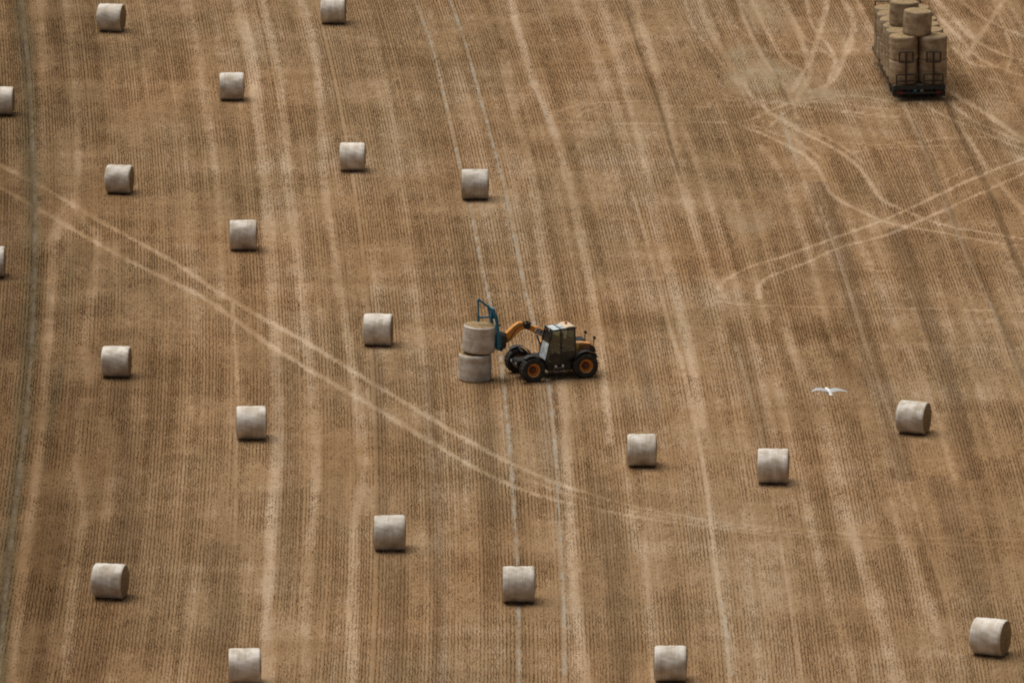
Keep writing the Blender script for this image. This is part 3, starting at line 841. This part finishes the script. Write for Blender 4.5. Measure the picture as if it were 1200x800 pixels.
swm.tube([cc, (-.88, .47, .98)], .03, 8); swm.beam(cc+tl @ Vector((-.16, 0, 0)), cc+tl @ Vector((.16, 0, 0)), .03, .015)
swm.build('steering_wheel', M['darkint'], veh, smooth=True)
MB().beam((-.80, .98, 1.95), (-.72, 1.10, 1.92), .02, .02).box((-.72, 1.12, 1.86), (.03, .13, .22)).build('mirror', M['darkint'], veh)
for y in (.16, .80):
    hl = MB().lathe([(0, -.05), (.05, -.05), (.06, .03), (0, .03)], 'X', 14, c=(-.84, y, 2.17)).build('work_light', M['darkint'], veh, smooth=True)
    MB().lathe([(0, .036), (.048, .034), (.048, .03)], 'X', 14, c=(-.84, y, 2.17)).build('lens', M['white'], hl, smooth=True)
for y in (.26, -.30):
    hl = MB().box((.46, y, .70), (.07, .16, .12)).build('headlight', M['darkint'], veh, bevel=.01)
    MB().box((.499, y, .70), (.01, .13, .09)).build('lens', M['white'], hl)

# boom, lying to the right of the cab
BY = -.22
p0 = Vector((-2.62, BY, .98)); pe = Vector((-.15, BY, 2.16)); bd = (pe-p0).normalized()
pm = p0+(pe-p0)*.86
bm_ = MB().beam(p0, pm, .27, .30)
bm_.tube([(p0.x, BY-.30, p0.z), (p0.x, BY+.30, p0.z)], .09, 16)
boom = bm_.build('boom', M['orange'], veh, bevel=.02)
MB().beam(pm-bd*.1, pe+bd*.08, .21, .23).build('inner_boom', M['orange'], boom, bevel=.015)
for s in (.2, -.2): MB().beam((-2.62, BY+s, .72), (-2.62, BY+s, 1.05), .16, .04).build('boom_bracket', M['black'], boom)
# badge on the near side of the boom, lettering as seen
yn = BY+.135+.006
bn = Vector((-bd.z, 0, bd.x))
cen = pm-bd*.20
pl = MB(); q = [cen+bd*a+bn*b for a, b in ((-.20, -.10), (.20, -.10), (.20, .10), (-.20, .10))]
pl.add([(v.x, yn-.004, v.z) for v in q]+[(v.x, yn+.004, v.z) for v in q], [(0,1,2,3),(7,6,5,4),(0,4,5,1),(1,5,6,2),(2,6,7,3),(3,7,4,0)])
plate = pl.build('badge_plate', M['white'], boom)
tcu = bpy.data.curves.new('badge_lettering', 'FONT'); tcu.body = 'JCB'; tcu.size = .19; tcu.extrude = .003; tcu.align_x = 'CENTER'; tcu.align_y = 'CENTER'; tcu.offset = .006
to = bpy.data.objects.new('badge_lettering', tcu); COL.objects.link(to)
bpy.context.view_layer.update()
tme = bpy.data.meshes.new_from_object(to.evaluated_get(bpy.context.evaluated_depsgraph_get()))
bpy.data.objects.remove(to); tme.materials.clear(); tme.materials.append(M['black'])
tob = bpy.data.objects.new('badge_lettering', tme); COL.objects.link(tob); tob.parent = plate
# the reader stands at +Y looking towards -Y: text runs along -X
xa = -bd; ya = bn; za = xa.cross(ya)
rot = Matrix((xa, ya, za)).transposed().to_4x4()
tob.matrix_local = Matrix.Translation((cen.x, yn+.008, cen.z)) @ rot

# knuckle and goose neck head
kn = MB().tube([(pe.x, BY-.17, pe.z), (pe.x, BY+.17, pe.z)], .12, 18).beam(pe-bd*.12+bn*.05, pe+Vector((.12, 0, .02)), .25, .22)
for s in (-.15, .15): kn.beam((pe.x-.16, BY+s, pe.z+.14), (pe.x+.20, BY+s, pe.z+.10), .03, .10)
kn.build('knuckle', M['black'], boom, smooth=True)
gn = MB(); Zs = [(.04, 2.36), (.22, 2.37), (.42, 2.26), (.66, 2.06), (.86, 1.88), (.92, 1.62), (.76, 1.52), (.56, 1.62), (.32, 1.86), (.14, 2.0), (-.02, 2.06)]
gn.prism(Zs, BY-.12, BY+.12)
gn.build('boom_head', M['orange'], veh, bevel=.02)
MB().tube([(-.3, BY+.19, 2.12), (.05, BY+.20, 2.28), (.4, BY+.17, 2.08), (.62, BY+.16, 1.72), (.80, BY+.15, 1.55), (.98, BY+.1, 1.60)], .016, 8).tube([(-.3, BY-.19, 2.12), (.05, BY-.2, 2.3), (.4, BY-.17, 2.1), (.7, BY-.16, 1.85), (1.0, BY-.1, 1.75)], .016, 8).build('hydraulic_hose', M['darkint'], veh, smooth=True)
lr = MB().tube([(-1.0, BY, .92), (-.78, BY, 1.3)], .07, 14).tube([(-.79, BY, 1.28), (-.62, BY, 1.72)], .04, 12)
lr.build('lift_ram', M['steel'], veh, smooth=True)

# carriage (black) and blue bale grab
BALE_X = 2.13
face = .84                                        # bale centre to the face of the grab
gx0 = BALE_X-face
cg = MB()
cg.box((gx0-.26, BY, 1.62), (.24, .66, .58)).box((gx0-.40, BY, 1.66), (.14, .38, .62))
for s in (-.22, .22): cg.beam((gx0-.45, BY+s, 1.86), (gx0-.12, BY+s, 1.92), .05, .08); cg.beam((gx0-.30, BY+s, 1.40), (gx0-.20, BY+s, 1.22), .06, .12)
cg.tube([(gx0-.45, BY-.2, 1.72), (gx0-.45, BY+.2, 1.72)], .08, 14)
cg.build('carriage', M['black'], veh, bevel=.01)
grab = MB()
for s in (-.34, .34):
    grab.beam((gx0-.06, BY+s, 1.30), (gx0-.02, BY+s, 2.30), .11, .11)
    grab.beam((gx0-.02, BY+s, 2.28), (gx0+.16, BY+s, 3.12), .08, .10)
    grab.beam((gx0-.12, BY+s, 1.90), (gx0-.0, BY+s, 2.80), .05, .05)
for z, w in ((1.34, .07), (1.75, .08), (2.26, .09), (2.62, .06)):
    grab.beam((gx0-.05+.02*(z > 2.2), BY-.36, z), (gx0-.05+.02*(z > 2.2), BY+.36, z), w, w)
grab.box((gx0-.02, BY, 1.68), (.05, .60, .55))
gb = grab.build('bale_grab', M['blue'], veh, bevel=.008)
MB().box((gx0-.15, BY+.30, 1.64), (.07, .10, .46)).build('grab_bracket', M['blue'], gb, bevel=.008)
arm = MB()
for s in (0,):
    T = (gx0+.72, BY+s, 3.50); B = (gx0+.72, BY+s, 2.52); Hh = (gx0+.12, BY+s, 3.0); Hl = (gx0+.10, BY+s, 2.68)
    arm.tube([T, B], .042, 10); arm.tube([T, Hh], .045, 10); arm.tube([(B[0], B[1], 2.70), Hl], .042, 10)
arm.tube([(gx0+.04, BY-.34, 2.80), (gx0+.04, BY+.34, 2.80)], .05, 12)
arm.box((gx0+.10, BY, 2.84), (.14, .16, .46))
arm.build('clamp_arm', M['blue'], gb, smooth=True)
MB().tube([(gx0-.10, BY+.12, 2.1), (gx0-.04, BY+.12, 2.5)], .04, 12).tube([(gx0-.04, BY+.12, 2.5), (gx0+.06, BY+.12, 2.8)], .022, 10).build('clamp_ram', M['steel'], gb, smooth=True)
for y in (-.28, 0, .28):
    for z in (1.45, 1.8): MB().tube([(gx0, BY+y, z), (gx0+.55, BY+y, z)], [.022, .004], 8).build('tine', M['steel'], gb, smooth=True)
MB().tube([(gx0-.16, BY+.28, 2.36), (gx0-.06, BY+.28, 2.36)], .05, 12).build('hose_coupling', M['black'], gb, smooth=True)

# driver ------------------------------------------------------------
def skinned(name, pts, edges, rad, mat, parent, sub=2):
    me = bpy.data.meshes.new(name); me.from_pydata(pts, edges, [])
    o = bpy.data.objects.new(name, me); COL.objects.link(o); o.parent = parent
    sk = o.modifiers.new('skin', 'SKIN'); sk.use_smooth_shade = True
    o.modifiers.new('sub', 'SUBSURF').levels = sub; o.modifiers['sub'].render_levels = sub
    for i, r in enumerate(rad):
        me.skin_vertices[0].data[i].radius = (r, r) if not isinstance(r, tuple) else r
    me.skin_vertices[0].data[0].use_root = True
    me.materials.append(mat)
    return o
pw = VM @ Vector((-1.58, .47, 1.08))
drv = empty('person', pw, TH, 'driver in dark work clothes sitting behind the glass of the loader cab', 'person')
pts = [(0, 0, .08), (.03, 0, .28), (.04, 0, .46), (.05, 0, .56), (.07, 0, .63), (.09, 0, .72), (.09, 0, .80),
       (.04, .18, .50), (.17, .23, .28), (.38, .14, .30), (.46, .12, .30), (.04, -.18, .50), (.17, -.23, .28), (.38, -.14, .30), (.46, -.12, .30),
       (.04, .10, .06), (.42, .13, .08), (.50, .13, -.28), (.60, .13, -.32), (.04, -.10, .06), (.42, -.13, .08), (.50, -.13, -.28), (.60, -.13, -.32)]
edges = [(0,1),(1,2),(2,3),(3,4),(4,5),(5,6),(2,7),(7,8),(8,9),(9,10),(2,11),(11,12),(12,13),(13,14),(0,15),(15,16),(16,17),(17,18),(0,19),(19,20),(20,21),(21,22)]
rad = [(.13,.16),(.12,.15),(.12,.17),(.06,.06),(.06,.06),(.09,.085),(.075,.07),.065,.05,.036,.04,.065,.05,.036,.04,.09,.07,.05,.045,.09,.07,.05,.045]
body = skinned('body', pts, edges, rad, M['shirt'], drv)
hd = MB(); 
vs = []; fs = []; nn = 18
for i in range(11):
    t = math.pi*i/10
    for k in range(nn):
        a = 2*math.pi*k/nn
        x_, y_, z_ = math.sin(t)*math.cos(a)*.098, math.sin(t)*math.sin(a)*.078, math.cos(t)*.12
        if z_ < 0: y_ *= 1+z_*1.6; x_ *= 1+z_*.8
        if abs(a if a < math.pi else a-2*math.pi) < .2 and -.04 < z_ < .02: x_ += .022     # nose
        vs.append((.10+x_, y_, .735+z_))
for i in range(10):
    for k in range(nn): fs.append((i*nn+k, i*nn+(k+1) % nn, (i+1)*nn+(k+1) % nn, (i+1)*nn+k))
hd.add(vs, fs)
for s in (-1, 1): hd.box((.09, s*.08, .73), (.03, .014, .055)); hd.box((.192, s*.03, .755), (.008, .022, .01), mi=1)
hd.box((.198, 0, .675), (.008, .045, .01), mi=1)
hd.build('head', [M['skin'], M['cap']], drv, smooth=True)
hr = MB(); vs = []; fs = []
for i in range(7):
    t = math.pi*.55*i/6
    for k in range(nn):
        a = 2*math.pi*k/nn
        fz = .03 if math.cos(a) > .4 else 0
        vs.append((.095+math.sin(t)*math.cos(a)*.106, math.sin(t)*math.sin(a)*.088, .745+math.cos(t)*.125+fz*(i/6)))
for i in range(6):
    for k in range(nn): fs.append((i*nn+k, i*nn+(k+1) % nn, (i+1)*nn+(k+1) % nn, (i+1)*nn+k))
hr.add(vs, fs).build('hair', M['cap'], drv, smooth=True)
for s in (-1, 1):                     # hands closed on the steering wheel
    hp = [(0,0,0),(.05,0,0),(.085,0,.0),(.11,.0,-.02),(.10,0,-.045),(.08,.022,0),(.11,.022,-.02),(.098,.022,-.045),(.08,-.022,0),(.105,-.022,-.02),(.095,-.022,-.043),(.07,-.04,0),(.09,-.042,-.02),(.08,-.042,-.04),(.03,.045,-.01),(.06,.055,-.03)]
    he = [(0,1),(1,2),(2,3),(3,4),(1,5),(5,6),(6,7),(1,8),(8,9),(9,10),(1,11),(11,12),(12,13),(0,14),(14,15)]
    hr_ = [.028,.03]+[.011,.010,.008]*4+[.013,.010]
    h = skinned('hand', [(x_, s*y_, z_) for x_, y_, z_ in hp], he, hr_, M['skin'], drv, 1)
    h.location = (.44, s*.125, .30)

# the pair of upright bales beside the loader
def upright(i, x, y, z, rz, label, group, tilt=0, kind='standing', fat=1):
    # local X (bale axis) turned to vertical
    o = bale(kind, i, (x, y, z), (0, 0, 0), label, group); o.scale = (.95, fat, fat)
    o.rotation_euler = (Matrix.Rotation(tilt, 3, 'Y') @ Matrix.Rotation(-math.pi/2, 3, 'Y') @ Matrix.Rotation(rz, 3, 'X')).to_euler()
    return o
c = P(557, 443.6)
upright(0, c[0], c[1]-.12, .57, .4, 'upright round bale on the ground at the bottom of the stacked pair', 'upright pair of bales at the grab')
b2 = VM @ Vector((BALE_X, BY, 0))
upright(1, c[0]+.16, c[1]-.06, 1.14+.08+.57, 1.9, 'upright round bale held by the blue grab, on top of the stacked pair', 'upright pair of bales at the grab', R(3))

# ------------------------------------------------------------------ trailer
t0 = P(1077.5, 118.5)
TA = math.atan(.075)                 # heads away and slightly left
tr = empty('flatbed_trailer', (t0[0], t0[1], 0), TA, 'dark flatbed trailer loaded with two tiers of upright bales, end rack facing us', 'trailer')
TM = Matrix.Translation((t0[0], t0[1], 0)) @ Matrix.Rotation(TA, 4, 'Z')
TL, DZ = 9.4, .78
MB().box((0, TL/2, DZ-.04), (2.50, TL, .08)).build('deck', M['deck'], tr, bevel=.01)
cs = MB()
for s in (-.45, .45): cs.box((s, TL/2, DZ-.20), (.12, TL-.2, .23))
for k in range(9): cs.box((0, .5+k*1.05, DZ-.125), (2.4, .08, .08))
cs.box((0, .0, DZ-.12), (2.5, .10, .17)); cs.box((0, .02, DZ-.38), (2.3, .08, .12))
for s in (-1, 1): cs.box((s*1.235, TL/2, DZ-.12), (.05, TL-.1, .13)); cs.beam((s*.6, .05, DZ-.1), (s*.6, .05, DZ-.42), .08, .08)
cs.build('chassis', M['trailer'], tr)
def twheel(x, y):
    h = MB().lathe([(0, .14), (.09, .14), (.10, .05), (.19, .03), (.19, 0), (0, 0)], 'X', 20).build('wheel', M['trailer'], tr, smooth=True, loc=(x, y, .42))
    MB().lathe([(.24, -.15), (.38, -.17), (.435, -.14), (.44, 0), (.435, .14), (.38, .17), (.24, .15)], 'X', 40, closed=True).build('tyre', M['rubber'], h, smooth=True)
    MB().lathe([(.19, .02), (.23, .0), (.245, .12), (.26, .15), (.245, -.13)], 'X', 30).build('rim', M['grey'], h, smooth=True)
for y in (1.35, 2.45):
    for s in (-1.0, 1.0): twheel(s, y)
for y in (1.35, 2.45): MB().tube([(-1, y, .42), (1, y, .42)], .06, 10).build('axle', M['trailer'], tr, smooth=True)
for s in (-1, 1):
    MB().box((s*1.02, 1.9, .875-.12), (.42, 2.1, .02)).build('mudguard', M['trailer'], tr)
    MB().box((s*1.02, -.02, .40), (.42, .02, .34)).build('mudflap', M['rubber'], tr)
    MB().box((s*.92, -.06, DZ-.36), (.30, .03, .10)).build('tail_light', M['red'], tr)
for x_, m_ in ((-.22, 'blue'), (.10, 'grey')):
    MB().box((x_, -.062, DZ-.26), (.16, .02, .10)).build('reflector', M[m_], tr, bevel=.005)
for s in (-1, 1):                      # end rack: one gate behind each row of bales
    rk = MB(); cx = s*.66
    rk.tube([(cx, -.03, DZ-.1), (cx, -.03, DZ+1.62)], .045, 8)
    for dx_ in (-.33, .33): rk.tube([(cx+dx_, -.03, DZ+1.12), (cx+dx_, -.03, DZ+1.62)], .04, 8)
    for dx_ in (-.46, .46): rk.tube([(cx+dx_, -.03, DZ-.1), (cx+dx_, -.03, DZ+.52)], .036, 8)
    for z in (.2, .52): rk.tube([(cx-.46, -.03, DZ+z), (cx+.46, -.03, DZ+z)], .036, 8)
    for z in (1.12, 1.62): rk.tube([(cx-.33, -.03, DZ+z), (cx+.33, -.03, DZ+z)], .036, 8)
    rk.build('rack_gate', M['rack'], tr, smooth=True)
fr = MB()
for x_ in (-1.1, 0, 1.1): fr.tube([(x_, TL+.02, DZ), (x_, TL+.02, DZ+2.2)], .035, 8)
for z in (.7, 1.4, 2.2): fr.tube([(-1.1, TL+.02, DZ+z), (1.1, TL+.02, DZ+z)], .03, 8)
fr.build('headboard', M['trailer'], tr, smooth=True)
MB().beam((-.4, TL, DZ-.2), (0, TL+1.3, DZ-.3), .1, .12).beam((.4, TL, DZ-.2), (0, TL+1.3, DZ-.3), .1, .12).tube([(0, TL+1.25, DZ-.3), (0, TL+1.5, DZ-.3)], .05, 10).build('drawbar', M['trailer'], tr)
MB().tube([(-.25, TL+.8, .0), (-.25, TL+.8, DZ-.2)], .04, 8).box((-.25, TL+.8, .01), (.22, .22, .02)).build('jack_stand', M['trailer'], tr)

ords = ['nearest the rear rack', 'second from rear rack', 'third from rear rack', 'fourth from rear rack', 'fifth from rear rack', 'furthest from rear rack']
k = 0
for col_, sx in (('left', -.695), ('right', .695)):
    for j in range(6):
        for tier, z in (('lower', DZ+.58), ('upper', DZ+1.73)):
            v = TM @ Vector((sx+random.uniform(-.02, .02), j*1.36+.74+random.uniform(-.02, .02), z))
            upright(k+j, v.x, v.y, v.z, random.uniform(0, 6.28), f'upright bale on the trailer, {tier} tier, {col_} row, {ords[j]}', 'upright bales in tiers on the trailer', R(random.uniform(-2, 2)), 'loaded', random.uniform(.985, 1.02))
            k += 1
for (lx, ly, lab) in ((-.02, .95, 'single bale standing on top of the trailer load, closest to its rear rack'), (-.42, 3.2, 'single bale on top of the trailer load, behind and left of the rearmost top bale')):
    v = TM @ Vector((lx, ly, DZ+2.89))
    upright(k, v.x, v.y, v.z, random.uniform(0, 6.28), lab, 'bales on top of the trailer load', R(2), 'loaded'); k += 1

# ------------------------------------------------------------------ gull
gd = FWD + RT*((971-600)/FPX) + UP*((400-459)/FPX)
gp = CAM + gd*305.0
gull = MB()
secs = [(a_, b_*1.35, c_*1.35, d_) for a_, b_, c_, d_ in [(-.30, .012, .004, 0), (-.26, .055, .012, 0), (-.18, .045, .025, 0), (-.10, .055, .05, 0), (0, .075, .07, .0), (.10, .07, .068, .0), (.17, .05, .05, .01), (.22, .036, .038, .02), (.26, .034, .036, .025), (.30, .022, .022, .02), (.33, .010, .012, .012), (.37, .004, .004, .0)]]
nn = 14; vs = []; fs = []
for x_, ry, rz_, zc in secs:
    for q_ in range(nn):
        a = 2*math.pi*q_/nn; vs.append((x_, ry*math.cos(a), zc+rz_*math.sin(a)))
for i in range(len(secs)-1):
    for q_ in range(nn): fs.append((i*nn+q_, i*nn+(q_+1) % nn, (i+1)*nn+(q_+1) % nn, (i+1)*nn+q_))
fs.append(tuple(range(nn))); fs.append(tuple((len(secs)-1)*nn+q_ for q_ in range(nn)))
gull.add(vs, fs)
for s in (-1, 1):
    ws = [(.0, .05, .11, -.10, .02), (.14, .13, .12, -.09, .055), (.28, .16, .135, -.065, .075), (.42, .13, .10, -.06, .078), (.56, .05, .03, -.07, .07), (.68, -.05, -.055, -.10, .06), (.72, -.10, -.11, -.12, .058)]
    vs = []; fs = []
    for (sp_, _, le, te, zc) in ws:
        le += .02; te -= .05*(1-sp_/.75); zc += s*.03*sp_-(.10*sp_*sp_ if s > 0 else 0)
        ch_ = le-te; th_ = max(.004, .025*(1-sp_/.8))
        pts_ = [(le, 0), (le-ch_*.25, th_), (le-ch_*.6, th_*.6), (te, 0), (le-ch_*.5, -th_*.2)]
        for (a, b) in pts_: vs.append((a, s*(.03+sp_), zc+b+.02))
    for i in range(len(ws)-1):
        for q_ in range(5):
            fs.append((i*5+q_, i*5+(q_+1) % 5, i*5+5+(q_+1) % 5, i*5+5+q_))
    fs.append((0, 1, 2, 3, 4)); fs.append(tuple(len(vs)-5+q_ for q_ in range(5)))
    n0 = len(gull.f); gull.add(vs, fs, 1)
    for i in range(25, len(fs)): gull.mi[n0+i] = 2 if i < 30 or i == len(fs)-1 else 1
gm = simple('gull_white', (.80, .80, .80), .7, var=.05); gg = simple('gull_wing', (.42, .43, .44), .7, var=.08, scale=9); gk = simple('gull_wingtip', (.12, .12, .12), .7, var=.2)
go = gull.build('gull', [gm, gg, gk], smooth=True)
go.scale = (.86,)*3; go.location = gp; go.rotation_euler = (R(6), R(-12), R(110))
tag(go, 'white gull with spread wings gliding low over the field', 'gull')

# ------------------------------------------------------------------ light
SUN = Vector((-.27, .20, .94)).normalized()
el = math.asin(SUN.z); az = math.atan2(SUN.x, SUN.y)
w = bpy.data.worlds.new('World'); scene.world = w; w.use_nodes = True
nt = w.node_tree; bg = nt.nodes['Background']
sky = nt.nodes.new('ShaderNodeTexSky'); sky.sky_type = 'NISHITA'; sky.sun_disc = False
sky.sun_elevation = el; sky.sun_rotation = az; sky.air_density = 1.0; sky.dust_density = 6.0; sky.ozone_density = 1.0
hs = nt.nodes.new('ShaderNodeHueSaturation'); hs.inputs['Saturation'].default_value = .35      # thin overcast
nt.links.new(sky.outputs[0], hs.inputs['Color']); nt.links.new(hs.outputs[0], bg.inputs['Color']); bg.inputs['Strength'].default_value = .05
sl = bpy.data.lights.new('sun', 'SUN'); sl.energy = 2.7; sl.angle = R(52); sl.color = (1, .95, .87)
so = bpy.data.objects.new('sun', sl); COL.objects.link(so)
so.rotation_euler = SUN.to_track_quat('Z', 'Y').to_euler(); so.location = (-60, 40, 120)
vs_ = scene.view_settings
vs_.view_transform = 'Standard'; vs_.look = 'None'; vs_.exposure = 0.16; vs_.gamma = 1.0; vs_.use_curve_mapping = False
scene.cycles.filter_width = 2.0
